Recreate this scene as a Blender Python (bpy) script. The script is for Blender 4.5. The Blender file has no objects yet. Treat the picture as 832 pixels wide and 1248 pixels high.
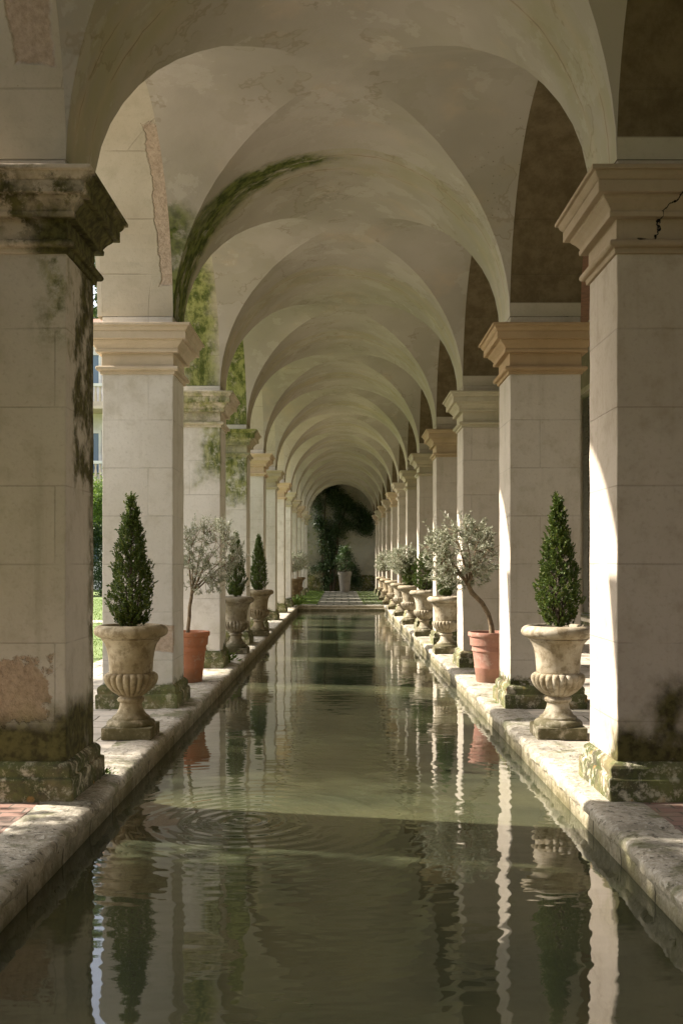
import bpy, math, random
import numpy as np
from mathutils import Vector

# ------------------------------------------------------------ camera, light, exposure
U = 1.9                       # one module of the arcade in metres (half the clear width between the piers)
EYE = 0.86 * U
scene = bpy.context.scene
col = scene.collection

cam = bpy.data.cameras.new("camera")
cam_ob = bpy.data.objects.new("camera", cam)
col.objects.link(cam_ob)
cam.sensor_fit = 'VERTICAL'
cam.sensor_height = 36
cam.sensor_width = 36
cam.lens = 36.55
cam.shift_y = 0.0505
cam.clip_start = 0.05
cam.clip_end = 3000
cam_ob.location = (0, 0, EYE)
cam_ob.rotation_euler = (math.radians(90), 0, 0)
scene.camera = cam_ob

SUN = Vector((-2.42, 0.54, 1.87)).normalized()       # towards the sun
world = bpy.data.worlds.new("World")
scene.world = world
world.use_nodes = True
wn = world.node_tree
bg = wn.nodes["Background"]
sky = wn.nodes.new("ShaderNodeTexSky")
sky.sky_type = 'NISHITA'
sky.sun_disc = False
sky.sun_elevation = math.asin(SUN.z)
sky.sun_rotation = math.atan2(SUN.x, SUN.y)
sky.altitude = 100
sky.air_density = 1.0
sky.dust_density = 3.0
sky.ozone_density = 1.0
hs = wn.nodes.new("ShaderNodeHueSaturation"); hs.inputs['Saturation'].default_value = .45
wm = wn.nodes.new("ShaderNodeMix"); wm.data_type = 'RGBA'; wm.blend_type = 'MULTIPLY'; wm.inputs[0].default_value = 1
wm.inputs[7].default_value = (1.01, .99, 1.0, 1)
wn.links.new(sky.outputs[0], hs.inputs['Color']); wn.links.new(hs.outputs[0], wm.inputs[6]); wn.links.new(wm.outputs[2], bg.inputs[0])
bg.inputs[1].default_value = 0.15

sun = bpy.data.lights.new("sun", 'SUN')
sun.energy = 5.0
sun.angle = math.radians(0.9)
sun.color = (1.0, 0.92, 0.82)
sun_ob = bpy.data.objects.new("sun", sun)
col.objects.link(sun_ob)
sun_ob.location = (-20, 10, 30)
sun_ob.rotation_euler = SUN.to_track_quat('Z', 'Y').to_euler()

scene.view_settings.view_transform = 'Standard'
scene.view_settings.look = 'None'
scene.view_settings.gamma = 1
scene.view_settings.exposure = 1.5
scene.cycles.use_denoising = True
scene.cycles.max_bounces = 10
scene.cycles.diffuse_bounces = 7
scene.cycles.glossy_bounces = 4
scene.cycles.caustics_reflective = False
scene.cycles.caustics_refractive = False

# ------------------------------------------------------------ helpers
class MB:
    """collects faces (in modules) and links them as one mesh"""
    def __init__(s):
        s.v = []; s.f = []; s.n = 0
    def add(s, verts, faces):
        verts = np.asarray(verts, float).reshape(-1, 3)
        s.v.append(verts)
        n = s.n
        s.f.extend([tuple(i + n for i in f) for f in faces])
        s.n += len(verts)
    def box(s, x0, x1, y0, y1, z0, z1):
        s.add([(x0,y0,z0),(x1,y0,z0),(x1,y1,z0),(x0,y1,z0),(x0,y0,z1),(x1,y0,z1),(x1,y1,z1),(x0,y1,z1)],
              [(0,3,2,1),(4,5,6,7),(0,1,5,4),(1,2,6,5),(2,3,7,6),(3,0,4,7)])
    def grid(s, P):
        """P: array (m, n, 3)"""
        P = np.asarray(P, float); m, n = P.shape[:2]
        s.add(P.reshape(-1, 3), [(i*n+j, (i+1)*n+j, (i+1)*n+j+1, i*n+j+1) for i in range(m-1) for j in range(n-1)])
    def lathe(s, prof, seg=32, mod=None, c=(0,0,0), close=False):
        P = []
        for k, (r, z) in enumerate(prof):
            row = []
            for a in range(seg + 1):
                t = 2 * math.pi * a / seg
                rr = r if mod is None else mod(k, r, t)
                row.append((c[0] + rr * math.cos(t), c[1] + rr * math.sin(t), c[2] + z))
            P.append(row)
        P = np.array(P)
        m = len(prof)
        V = P[:, :-1].reshape(-1, 3)
        F = [(i*seg+j, i*seg+(j+1) % seg, (i+1)*seg+(j+1) % seg, (i+1)*seg+j) for i in range(m-1) for j in range(seg)]
        if close:
            F.append(tuple(range((m-1)*seg, m*seg)))
        s.add(V, F)
    def tube(s, pts, rad, seg=7):
        pts = [Vector(p) for p in pts]
        rows = []
        for i, p in enumerate(pts):
            d = (pts[min(i+1, len(pts)-1)] - pts[max(i-1, 0)])
            d = d.normalized() if d.length > 1e-9 else Vector((0,0,1))
            a = d.orthogonal().normalized() if i == 0 else (pa - d * pa.dot(d)).normalized()
            pa = a
            b = d.cross(a)
            rows.append([p + (a * math.cos(2*math.pi*k/seg) + b * math.sin(2*math.pi*k/seg)) * rad[i] for k in range(seg)])
        n = len(rows)
        V = [tuple(q) for r in rows for q in r]
        F = [(i*seg+j, i*seg+(j+1) % seg, (i+1)*seg+(j+1) % seg, (i+1)*seg+j) for i in range(n-1) for j in range(seg)]
        F.append(tuple(range(seg))[::-1]); F.append(tuple(range((n-1)*seg, n*seg)))
        s.add(V, F)
    def build(s, name, mat, parent=None, loc=(0,0,0), smooth=False, scale=U):
        me = bpy.data.meshes.new(name)
        V = np.vstack(s.v) * scale
        me.from_pydata(V.tolist(), [], s.f)
        me.materials.append(mat)
        if smooth is not False:
            me.polygons.foreach_set('use_smooth', [True] * len(me.polygons))
        me.update()
        if smooth is not False and smooth is not True:
            try: me.set_sharp_from_angle(angle=math.radians(smooth))
            except Exception: pass
        o = bpy.data.objects.new(name, me)
        col.objects.link(o)
        o.parent = parent
        o.location = tuple(c * U for c in loc)
        return o

def fix_normals(o):
    import bmesh
    bm = bmesh.new(); bm.from_mesh(o.data)
    bmesh.ops.remove_doubles(bm, verts=bm.verts, dist=1e-4)
    bmesh.ops.recalc_face_normals(bm, faces=bm.faces)
    bm.to_mesh(o.data); bm.free()

def bevel(o, w, seg=2, ang=30):
    import bmesh
    bm = bmesh.new(); bm.from_mesh(o.data)
    bmesh.ops.remove_doubles(bm, verts=bm.verts, dist=1e-4)
    es = [e for e in bm.edges if len(e.link_faces) == 2 and e.calc_face_angle(0) > math.radians(ang)]
    bmesh.ops.bevel(bm, geom=es, offset=w, segments=seg, profile=0.6, affect='EDGES', clamp_overlap=True)
    bm.to_mesh(o.data); bm.free()

def leaf_quads(P, D, L, W, rng, fold=0.25):
    """numpy leaf cards: P roots (n,3), D directions (n,3), L lengths, W widths: each a kite of four corners, slightly folded"""
    n = len(P)
    D = D / np.linalg.norm(D, axis=1, keepdims=True)
    R = rng.normal(size=(n, 3))
    S = np.cross(D, R); S /= np.linalg.norm(S, axis=1, keepdims=True)
    Nn = np.cross(D, S)
    L = np.broadcast_to(np.asarray(L), (n,))[:, None]; W = np.broadcast_to(np.asarray(W), (n,))[:, None]
    a = P
    b = P + D * L * .5 + S * W * .5 + Nn * W * fold
    c = P + D * L + Nn * W * .1
    d = P + D * L * .5 - S * W * .5 + Nn * W * fold
    return np.stack([a, b, c, d], axis=1).reshape(-1, 3)

def leaf_object(name, V, mat, parent, scale=1.0, loc=(0,0,0)):
    n = len(V) // 4
    me = bpy.data.meshes.new(name)
    me.vertices.add(len(V)); me.vertices.foreach_set('co', (V * scale).astype(np.float32).ravel())
    me.loops.add(n * 4); me.loops.foreach_set('vertex_index', np.arange(n*4, dtype=np.int32))
    me.polygons.add(n)
    me.polygons.foreach_set('loop_start', np.arange(0, n*4, 4, dtype=np.int32))
    me.polygons.foreach_set('loop_total', np.full(n, 4, dtype=np.int32))
    me.materials.append(mat)
    me.update(calc_edges=True)
    o = bpy.data.objects.new(name, me)
    col.objects.link(o); o.parent = parent; o.location = loc
    return o

def thing(name, label, cat, loc=(0,0,0), rz=0, group=None):
    o = bpy.data.objects.new(name, None)
    o.empty_display_size = .2
    col.objects.link(o)
    o.location = tuple(c * U for c in loc); o.rotation_euler = (0, 0, rz)
    o['label'] = label; o['category'] = cat
    if group: o['group'] = group
    return o

def copy_thing(root, loc, label, rz=0, sc=1.0, group=None):
    r = root.copy(); col.objects.link(r)
    r.location = tuple(c * U for c in loc); r.rotation_euler = (0, 0, rz); r.scale = (sc, sc, sc)
    r['label'] = label
    if group: r['group'] = group
    for ch in list(root.children):
        c = ch.copy(); col.objects.link(c); c.parent = r
        for g in list(ch.children):
            d = g.copy(); col.objects.link(d); d.parent = c
    return r

def structure(o):
    o['kind'] = 'structure'; return o
def stuff(o, label=None, cat=None):
    o['kind'] = 'stuff'
    if label: o['label'] = label
    if cat: o['category'] = cat
    return o

# ------------------------------------------------------------ node helper
class N:
    def __init__(s, name, rough=.85, spec=.3):
        s.m = bpy.data.materials.new(name); s.m.use_nodes = True
        s.t = s.m.node_tree; s.b = s.t.nodes["Principled BSDF"]
        s.b.inputs['Roughness'].default_value = rough
        s.b.inputs['Specular IOR Level'].default_value = spec
        s._p = None
    def node(s, k): return s.t.nodes.new(k)
    def put(s, sock, v):
        if v is None: return
        if isinstance(v, (int, float)): sock.default_value = v
        elif isinstance(v, tuple):
            sock.default_value = v + (1,) if len(v) == 3 and sock.type == 'RGBA' else v
        else: s.t.links.new(v, sock)
    def pos(s):
        """world position in modules"""
        if s._p is None:
            g = s.node("ShaderNodeNewGeometry"); v = s.node("ShaderNodeVectorMath"); v.operation = 'SCALE'
            s.t.links.new(g.outputs['Position'], v.inputs[0]); v.inputs['Scale'].default_value = 1 / U
            s._p = v.outputs[0]
            s.geo = g
        return s._p
    def xyz(s, v=None):
        n = s.node("ShaderNodeSeparateXYZ"); s.put(n.inputs[0], v or s.pos()); return n.outputs[0], n.outputs[1], n.outputs[2]
    def comb(s, x, y, z):
        n = s.node("ShaderNodeCombineXYZ"); s.put(n.inputs[0], x); s.put(n.inputs[1], y); s.put(n.inputs[2], z); return n.outputs[0]
    def math(s, op, a, b=None, clamp=False, c=None):
        n = s.node("ShaderNodeMath"); n.operation = op; n.use_clamp = clamp
        s.put(n.inputs[0], a); s.put(n.inputs[1], b); s.put(n.inputs[2], c); return n.outputs[0]
    def vm(s, op, a, b=None):
        n = s.node("ShaderNodeVectorMath"); n.operation = op; s.put(n.inputs[0], a); s.put(n.inputs[1], b); return n.outputs[0]
    def noise(s, scale, detail=4, rough=.55, vec=None, dist=0, color=False):
        n = s.node("ShaderNodeTexNoise"); s.put(n.inputs['Vector'], vec or s.pos())
        n.inputs['Scale'].default_value = scale; n.inputs['Detail'].default_value = detail
        n.inputs['Roughness'].default_value = rough; n.inputs['Distortion'].default_value = dist
        return n.outputs[1] if color else n.outputs[0]
    def voro(s, scale, vec=None, feat='F1', rnd=1.0):
        n = s.node("ShaderNodeTexVoronoi"); n.feature = feat; s.put(n.inputs['Vector'], vec or s.pos())
        n.inputs['Scale'].default_value = scale; n.inputs['Randomness'].default_value = rnd
        return n.outputs[0]
    def step(s, v, a, b):
        n = s.node("ShaderNodeMapRange"); n.interpolation_type = 'SMOOTHSTEP'
        s.put(n.inputs[0], v); n.inputs[1].default_value = a; n.inputs[2].default_value = b
        n.inputs[3].default_value = 0; n.inputs[4].default_value = 1
        if a > b:
            n.inputs[1].default_value = b; n.inputs[2].default_value = a; n.inputs[3].default_value = 1; n.inputs[4].default_value = 0
        return n.outputs[0]
    def mix(s, f, a, b, mode='MIX'):
        n = s.node("ShaderNodeMix"); n.data_type = 'RGBA'; n.blend_type = mode
        s.put(n.inputs[0], f); s.put(n.inputs[6], a); s.put(n.inputs[7], b); return n.outputs[2]
    def box(s, c, h, soft=.03, amp=.1, nz=None):
        """ragged box mask in modules"""
        d = s.vm('ABSOLUTE', s.vm('SUBTRACT', s.pos(), tuple(c)))
        d = s.vm('SUBTRACT', d, tuple(h))
        x, y, z = s.xyz(d)
        m = s.math('MAXIMUM', s.math('MAXIMUM', x, y), z)
        nz = nz or s.ragged
        m = s.math('ADD', m, s.math('MULTIPLY', s.math('SUBTRACT', nz, .5), amp * 2))
        return s.step(m, soft, -soft)
    def bump(s, h, dist=.01, strength=.6, n0=None):
        b = s.node("ShaderNodeBump"); b.inputs['Strength'].default_value = strength; b.inputs['Distance'].default_value = dist
        s.put(b.inputs['Height'], h)
        if n0: s.t.links.new(n0, b.inputs['Normal'])
        s.t.links.new(b.outputs[0], s.b.inputs['Normal']); return b.outputs[0]
    def done(s, colr=None, rough=None):
        s.put(s.b.inputs['Base Color'], colr); s.put(s.b.inputs['Roughness'], rough); return s.m
    def mx(s, *a):
        r = a[0]
        for q in a[1:]: r = s.math('MAXIMUM', r, q)
        return r

Z1, S, T = 3.78, 2.40, 0.42      # front of the first pier, bay length, pier thickness (modules)
CAPTOP, SPRING = 2.27, 2.33

MOSS = (.045, .055, .012); MOSS2 = (.13, .15, .03); DARK = (.045, .038, .022)

def stone_wall(name, base=(.76,.725,.665), base2=(.65,.61,.54), low=.19, patches=(), moss=(), thin=(), brown_right=False,
               joints=True, lowmoss=1.0, tint=False):
    """limewashed ashlar: faint block joints, grime, moss near the foot, patches of bare render and moss that have their own shapes"""
    n = N(name, .88, .2)
    P = n.pos(); x, y, z = n.xyz()
    n.ragged = n.noise(7, 6, .62)
    fine = n.noise(60, 5, .65)
    mid = n.noise(9, 6, .62)
    big = n.noise(1.3, 3, .5)
    c = n.mix(n.step(big, .35, .68), base, base2)
    c = n.mix(n.math('MULTIPLY', n.step(mid, .45, .78), .5), c, (.42,.37,.27))
    c = n.mix(n.math('MULTIPLY', n.step(fine, .5, .8), .35), c, (.36,.31,.24))
    # vertical run-off streaks
    sv = n.comb(n.math('MULTIPLY', n.math('ADD', x, y), 10), n.math('MULTIPLY', z, .7), 0)
    st = n.noise(1.0, 4, .6, vec=sv)
    c = n.mix(n.math('MULTIPLY', n.step(st, .52, .8), .38), c, (.33,.29,.2))
    h = n.math('MULTIPLY', fine, .25)
    h = n.math('ADD', h, n.math('MULTIPLY', mid, .5))
    if joints:
        bv = n.comb(n.math('ADD', x, n.math('MULTIPLY', y, 1.013)), z, 0)
        br = n.node("ShaderNodeTexBrick"); n.put(br.inputs['Vector'], bv)
        br.inputs['Scale'].default_value = 1; br.inputs['Mortar Size'].default_value = .003
        br.inputs['Brick Width'].default_value = .93; br.inputs['Row Height'].default_value = .286
        br.inputs['Mortar Smooth'].default_value = .3
        br.inputs['Color1'].default_value = (.45,.45,.45,1); br.inputs['Color2'].default_value = (.6,.6,.6,1); br.inputs['Mortar'].default_value = (.5,.5,.5,1)
        jm = n.math('MULTIPLY', br.outputs['Fac'], n.step(n.noise(3, 2), .3, .55))
        c = n.mix(n.math('MULTIPLY', jm, .22), c, (.2,.16,.11))
        c = n.mix(.30, c, n.mix(1.0, c, br.outputs['Color'], 'MULTIPLY'))
        c = n.mix(.35, c, (.62,.57,.47), 'MULTIPLY') if False else c
        h = n.math('SUBTRACT', h, n.math('MULTIPLY', jm, .8))
    # bare, rough brown render where the skin has fallen off
    for (cc, hh, amp) in patches:
        m = n.box(cc, hh, .006, amp)
        rc = n.mix(n.step(n.noise(45, 5, .7), .35, .7), (.50,.395,.30), (.36,.28,.205))
        c = n.mix(m, c, rc)
        h = n.math('ADD', h, n.math('MULTIPLY', m, n.math('SUBTRACT', n.math('MULTIPLY', n.noise(38, 4, .7), 2.2), 2.6)))
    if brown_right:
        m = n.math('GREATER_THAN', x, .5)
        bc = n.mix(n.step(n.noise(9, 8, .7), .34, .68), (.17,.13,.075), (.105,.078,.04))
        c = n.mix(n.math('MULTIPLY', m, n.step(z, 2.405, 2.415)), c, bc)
    # foot: damp zone with ragged upper line, moss, lichen
    up = n.math('ADD', z, n.math('MULTIPLY', n.math('SUBTRACT', n.noise(3.2, 6, .65), .5), .42))
    damp = n.math('MULTIPLY', n.step(up, low, low - .04), lowmoss)
    mn = n.noise(12, 6, .7)
    mc = n.mix(n.step(mn, .36, .55), DARK, MOSS)
    mc = n.mix(n.step(mn, .62, .72), mc, MOSS2)
    mc = n.mix(n.math('MULTIPLY', n.step(n.voro(16), .22, .12), n.step(n.noise(2.5, 2), .5, .6)), mc, (.42,.38,.3))
    mc = n.mix(n.math('MULTIPLY', n.step(n.voro(11, vec=n.vm('ADD', P, (5.,3.,1.))), .2, .1), n.step(n.noise(2.1, 2, vec=n.vm('ADD', P, (9.,3.,1.))), .52, .6)), mc, (.3,.15,.04))
    sp = n.noise(48, 4, .75)
    mc = n.mix(n.math('MULTIPLY', n.step(sp, .58, .66), .75), mc, (.33,.30,.20))
    mc = n.mix(n.math('MULTIPLY', n.step(sp, .44, .36), .8), mc, (.018,.016,.010))
    mc = n.mix(n.math('MULTIPLY', n.step(n.noise(5, 5, .65, vec=n.vm('ADD', P, (2.,7.,3.))), .52, .64), .7), mc, (.16,.12,.06))
    keep = n.step(n.noise(16, 6, .72), .34, .5)
    c = n.mix(n.math('MULTIPLY', damp, keep), c, mc)
    # soft green haze over the damp zone
    up2 = n.step(up, low + .35, low - .1)
    c = n.mix(n.math('MULTIPLY', n.math('MULTIPLY', up2, .42 * lowmoss), n.step(n.noise(4, 5, .6), .4, .7)), c, (.33,.33,.12))
    for (cc, hh, amp, dens) in moss:
        m = n.math('MULTIPLY', n.box(cc, hh, .05, amp), n.step(n.noise(13, 7, .7), .62 - .45 * dens, .72 - .4 * dens))
        c = n.mix(m, c, n.mix(n.step(n.noise(30, 4, .6), .35, .65), (.055,.050,.020), (.13,.125,.045)))
        h = n.math('ADD', h, n.math('MULTIPLY', m, .8))
    for (cc, hh, amp, dens) in thin:
        m = n.math('MULTIPLY', n.box(cc, hh, .09, amp), n.step(n.noise(10, 7, .7), .62 - .4 * dens, .8 - .35 * dens))
        c = n.mix(m, c, n.mix(n.step(n.noise(1, 7, .72, vec=n.comb(n.math('MULTIPLY', x, 17), n.math('MULTIPLY', y, 17), n.math('MULTIPLY', z, 7))), .38, .64), (.07,.09,.018), (.30,.31,.11)))
    # small pores and chips
    chips = n.step(n.noise(26, 3, .8), .74, .78)
    c = n.mix(n.math('MULTIPLY', chips, .6), c, (.22,.18,.12))
    if name == 'moulded_capital_stone':
        cx = n.math('ABSOLUTE', n.math('SUBTRACT', n.math('ADD', x, n.math('MULTIPLY', n.math('SUBTRACT', n.noise(9, 5, .6), .5), .16)), n.math('ADD', 1.12, n.math('MULTIPLY', n.math('SUBTRACT', z, 2.03), .55))))
        cm = n.math('MULTIPLY', n.step(cx, .0045, .002), n.math('MULTIPLY', n.math('GREATER_THAN', z, 2.035), n.math('MULTIPLY', n.math('LESS_THAN', y, Z1 + .05), n.math('LESS_THAN', z, 2.2))))
        hole = n.box((1.11, py(0) - .01, 2.036), (.035, .06, .006), .004, .02)
        cm = n.mx(cm, hole)
        c = n.mix(cm, c, (.012,.010,.008)); h = n.math('SUBTRACT', h, n.math('MULTIPLY', cm, 2.0))
    if name == 'limewashed_ashlar': tint = True
    if tint:
        oi = n.node("ShaderNodeObjectInfo")
        c = n.mix(1.0, c, oi.outputs['Color'], 'MULTIPLY')
    n.bump(h, .012, .75)
    return n.done(c)

# world-space patches (modules)
py = lambda i: Z1 + S * i
shaft_mat = stone_wall("limewashed_ashlar",
    patches=[((-1.34, py(0), .395), (.28, .06, .11), .13),
             ((-1.10, py(1), .41), (.10, .05, .075), .03)],
    moss=[((-1.3, py(0), .18), (.6, .06, .11), .05, .9), ((-1.0, py(0)+.2, .2), (.06, .25, .14), .1, .9), ((1.3, py(0), .17), (.4, .06, .07), .12, .9), ((1.20, py(0), .30), (.05, .05, .12), .10, .75), ((-1.0, py(0)+.28, 1.75), (.02, .15, .55), .26, .75),
          ((-1.0, py(0)+.40, 1.2), (.02, .05, .8), .1, .5)],
    thin=[((-1.05, py(2), 1.85), (.10, .05, .28), .16, .8),
          ((-1.15, py(3), 1.85), (.2, .05, .35), .2, .8),
          ((-1.04, py(0), 1.9), (.04, .05, .2), .1, .5)])
base_mat = stone_wall("mossy_base_stone", base=(.50,.45,.33), base2=(.42,.37,.25), low=.5, joints=False, lowmoss=.95)
cap_mat = stone_wall("moulded_capital_stone", base=(.60,.54,.45), base2=(.50,.43,.33), low=.1, joints=False, lowmoss=0, tint=True,
    moss=[((-1.2, py(0)-.1, 2.13), (.4, .08, .10), .16, .45), ((-.95, py(0)+.25, 2.1), (.15, .3, .2), .1, .95)],
    thin=[((-1.15, py(3)-.1, 2.15), (.3, .1, .2), .1, .9), ((-1.1, py(2)-.1, 2.13), (.2, .1, .12), .14, .7)])
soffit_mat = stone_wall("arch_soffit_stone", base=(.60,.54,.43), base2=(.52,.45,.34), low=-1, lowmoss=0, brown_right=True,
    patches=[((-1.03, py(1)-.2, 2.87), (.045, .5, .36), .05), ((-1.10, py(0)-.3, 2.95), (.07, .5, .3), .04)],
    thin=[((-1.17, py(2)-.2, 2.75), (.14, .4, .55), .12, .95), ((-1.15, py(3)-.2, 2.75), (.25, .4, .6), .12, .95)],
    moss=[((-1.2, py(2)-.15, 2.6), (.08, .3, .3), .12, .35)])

def vault_material():
    n = N("vault_plaster", .9, .15)
    n.pos(); x, y, z = n.xyz()
    n.ragged = n.noise(5, 6, .65)
    big = n.noise(.9, 4, .55); mid = n.noise(4.5, 6, .62); fine = n.noise(45, 5, .65)
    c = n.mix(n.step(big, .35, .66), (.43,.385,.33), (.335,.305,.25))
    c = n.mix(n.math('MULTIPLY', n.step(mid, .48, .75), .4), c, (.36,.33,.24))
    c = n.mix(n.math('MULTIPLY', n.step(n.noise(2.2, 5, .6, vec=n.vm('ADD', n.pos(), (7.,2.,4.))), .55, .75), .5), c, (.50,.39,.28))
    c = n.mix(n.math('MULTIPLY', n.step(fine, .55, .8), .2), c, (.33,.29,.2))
    # position inside the bay: 0..T is the band carried by the piers
    t = n.math('FLOORED_MODULO', n.math('SUBTRACT', y, Z1), S)
    wob = n.math('MULTIPLY', n.math('SUBTRACT', n.noise(3, 4, .6), .5), .07)
    tw = n.math('ADD', t, wob)
    inb = n.step(tw, T + .05, T - .04)
    c = n.mix(n.math('MULTIPLY', inb, n.math('MULTIPLY', n.step(mid, .3, .6), .5)), c, (.36,.33,.2))
    for tt, w in ((.10, .006), (.31, .008)):
        d = n.math('ABSOLUTE', n.math('SUBTRACT', tw, tt))
        line = n.math('MULTIPLY', n.step(d, w, w * .2), n.step(n.noise(2.4, 3, .6, vec=n.vm('ADD', n.pos(), (tt*50, 1., 2.))), .46, .56))
        c = n.mix(n.math('MULTIPLY', line, .75), c, (.14,.10,.06))
        lighter = n.math('MULTIPLY', n.step(d, .05, .0), .22)
        c = n.mix(lighter, c, (.52,.40,.29))
    # mossy run along the left half of the band above the second pier
    mm = n.math('MULTIPLY', n.step(n.math('ADD', n.math('ABSOLUTE', n.math('SUBTRACT', n.math('ADD', y, n.math('MULTIPLY', n.math('SUBTRACT', n.ragged, .5), .26)), py(1) + .12)), n.math('MULTIPLY', x, .27)), .09, -.03),
                n.step(n.math('ADD', x, n.math('MULTIPLY', n.math('SUBTRACT', n.ragged, .5), .5)), .06, -.22))
    sv = n.comb(n.math('MULTIPLY', y, 13), n.math('MULTIPLY', x, 5), n.math('MULTIPLY', z, 5))
    mm = n.math('MULTIPLY', mm, n.step(n.noise(1, 6, .7, vec=sv), .28, .48))
    c = n.mix(mm, c, n.mix(n.step(n.noise(18, 5, .6), .35, .65), (.04,.055,.012), (.14,.16,.04)))
    # crazing / hairline cracks
    cr = n.node("ShaderNodeTexVoronoi"); cr.feature = 'DISTANCE_TO_EDGE'
    n.put(cr.inputs['Vector'], n.vm('ADD', n.pos(), n.vm('MULTIPLY', n.noise(3, 5, .6, color=True), (.5,.5,.5)))); cr.inputs['Scale'].default_value = .8
    crm = n.math('MULTIPLY', n.step(cr.outputs[0], .006, .001), n.step(n.noise(1.5, 2), .56, .62))
    c = n.mix(n.math('MULTIPLY', crm, .35), c, (.15,.12,.07))
    sp = n.math('MULTIPLY', n.step(n.voro(30), .16, .08), n.step(n.noise(1.2, 3, .6, vec=n.vm('ADD', n.pos(), (3.,8.,1.))), .6, .68))
    c = n.mix(n.math('MULTIPLY', sp, .6), c, (.12,.09,.05))
    tm = n.noise(1.7, 5, .58, vec=n.vm('ADD', n.pos(), (1.,6.,2.)))
    tide = n.math('MULTIPLY', n.step(n.math('ABSOLUTE', n.math('SUBTRACT', tm, .56)), .012, .002), n.step(n.noise(2.2, 3), .46, .56))
    c = n.mix(n.math('MULTIPLY', tide, .40), c, (.21,.17,.10))
    c = n.mix(n.math('MULTIPLY', n.step(tm, .56, .575), .20), c, (.27,.25,.17))
    c = n.mix(n.math('MULTIPLY', n.step(n.noise(3.1, 6, .65, vec=n.vm('ADD', n.pos(), (8.,1.,5.))), .56, .585), .30), c, (.50,.46,.40))
    h = n.math('ADD', n.math('MULTIPLY', mid, 1.2), n.math('MULTIPLY', fine, .2))
    h = n.math('ADD', h, n.math('MULTIPLY', n.noise(2.2, 3, .5), 4.0))
    h = n.math('ADD', h, n.math('MULTIPLY', mm, .6))
    n.bump(h, .014, .5)
    return n.done(c)
vault_mat = vault_material()

def paving_material():
    n = N("worn_flagstone", .8, .3)
    n.pos(); x, y, z = n.xyz()
    dv = n.vm('ADD', n.pos(), n.vm('MULTIPLY', n.vm('SUBTRACT', n.noise(6, 4, .6, color=True), (.5,.5,.5)), (.03,.03,.03)))
    br = n.node("ShaderNodeTexBrick"); n.put(br.inputs['Vector'], dv)
    br.inputs['Scale'].default_value = 1; br.inputs['Brick Width'].default_value = .34; br.inputs['Row Height'].default_value = .21
    br.inputs['Mortar Size'].default_value = .006; br.inputs['Mortar Smooth'].default_value = .4
    br.inputs['Color1'].default_value = (.58,.51,.41,1); br.inputs['Color2'].default_value = (.40,.36,.29,1); br.inputs['Mortar'].default_value = (.13,.115,.07,1)
    c = br.outputs['Color']
    # red brick pavers in the nearest part
    b2 = n.node("ShaderNodeTexBrick"); n.put(b2.inputs['Vector'], dv)
    b2.inputs['Scale'].default_value = 1; b2.inputs['Brick Width'].default_value = .13; b2.inputs['Row Height'].default_value = .062
    b2.inputs['Mortar Size'].default_value = .004; b2.inputs['Mortar Smooth'].default_value = .4
    b2.inputs['Color1'].default_value = (.27,.155,.115,1); b2.inputs['Color2'].default_value = (.25,.18,.145,1); b2.inputs['Mortar'].default_value = (.12,.10,.075,1)
    near = n.math('LESS_THAN', y, Z1 + .35)
    c = n.mix(near, c, b2.outputs['Color'])
    fac = n.math('ADD', n.math('MULTIPLY', br.outputs['Fac'], n.math('SUBTRACT', 1, near)), n.math('MULTIPLY', b2.outputs['Fac'], near))
    c = n.mix(n.math('MULTIPLY', n.step(n.noise(11, 6, .65), .45, .75), .55), c, (.27,.24,.17))
    c = n.mix(n.math('MULTIPLY', n.step(n.noise(2.6, 5, .6), .52, .72), .4), c, (.16,.16,.07))
    h = n.math('SUBTRACT', n.math('ADD', n.math('MULTIPLY', n.noise(22, 6, .65), .7), n.math('MULTIPLY', n.noise(4, 3), .6)), n.math('MULTIPLY', fac, .9))
    n.bump(h, .014, .8)
    return n.done(c)
paving_mat = paving_material()

def coping_material():
    n = N("weathered_coping", .82, .3)
    n.pos(); x, y, z = n.xyz()
    big = n.noise(3, 6, .65); mid = n.noise(14, 6, .7); fine = n.noise(60, 5, .7)
    c = n.mix(n.step(big, .38, .62), (.50,.45,.36), (.36,.32,.25))
    c = n.mix(n.math('MULTIPLY', n.step(mid, .42, .7), .75), c, (.20,.18,.125))
    c = n.mix(n.math('MULTIPLY', n.step(fine, .52, .64), .75), c, (.60,.56,.47))
    c = n.mix(n.math('MULTIPLY', n.step(n.noise(34, 5, .75, vec=n.vm('ADD', n.pos(), (4.,4.,7.))), .55, .62), .8), c, (.07,.062,.04))
    c = n.mix(n.math('MULTIPLY', n.step(n.noise(5, 6, .7, vec=n.vm('ADD', n.pos(), (4.,1.,7.))), .5, .64), .75), c, (.12,.125,.04))
    c = n.mix(n.math('MULTIPLY', n.step(z, -.05, -.10), n.step(mid, .25, .6)), c, (.05,.05,.02))
    c = n.mix(n.math('MULTIPLY', n.step(z, -.005, -.03), .45), c, (.26,.22,.12))
    jb = n.node("ShaderNodeTexBrick"); n.put(jb.inputs['Vector'], n.comb(y, n.math('ADD', z, n.math('MULTIPLY', mid, .012)), 0))
    jb.inputs['Scale'].default_value = 1; jb.inputs['Brick Width'].default_value = .37; jb.inputs['Row Height'].default_value = .4; jb.inputs['Mortar Size'].default_value = .006
    jb.inputs['Color1'].default_value = (.75,.72,.6,1); jb.inputs['Color2'].default_value = (1,1,1,1); jb.inputs['Mortar'].default_value = (.22,.2,.12,1)
    c = n.mix(n.step(z, -.046, -.056), c, n.mix(1.0, c, jb.outputs['Color'], 'MULTIPLY'))
    h = n.math('ADD', n.math('ADD', n.math('MULTIPLY', mid, 1.), n.math('MULTIPLY', big, 1.2)), n.math('MULTIPLY', fine, .4))
    n.bump(h, .026, 1.0)
    return n.done(c)
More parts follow.
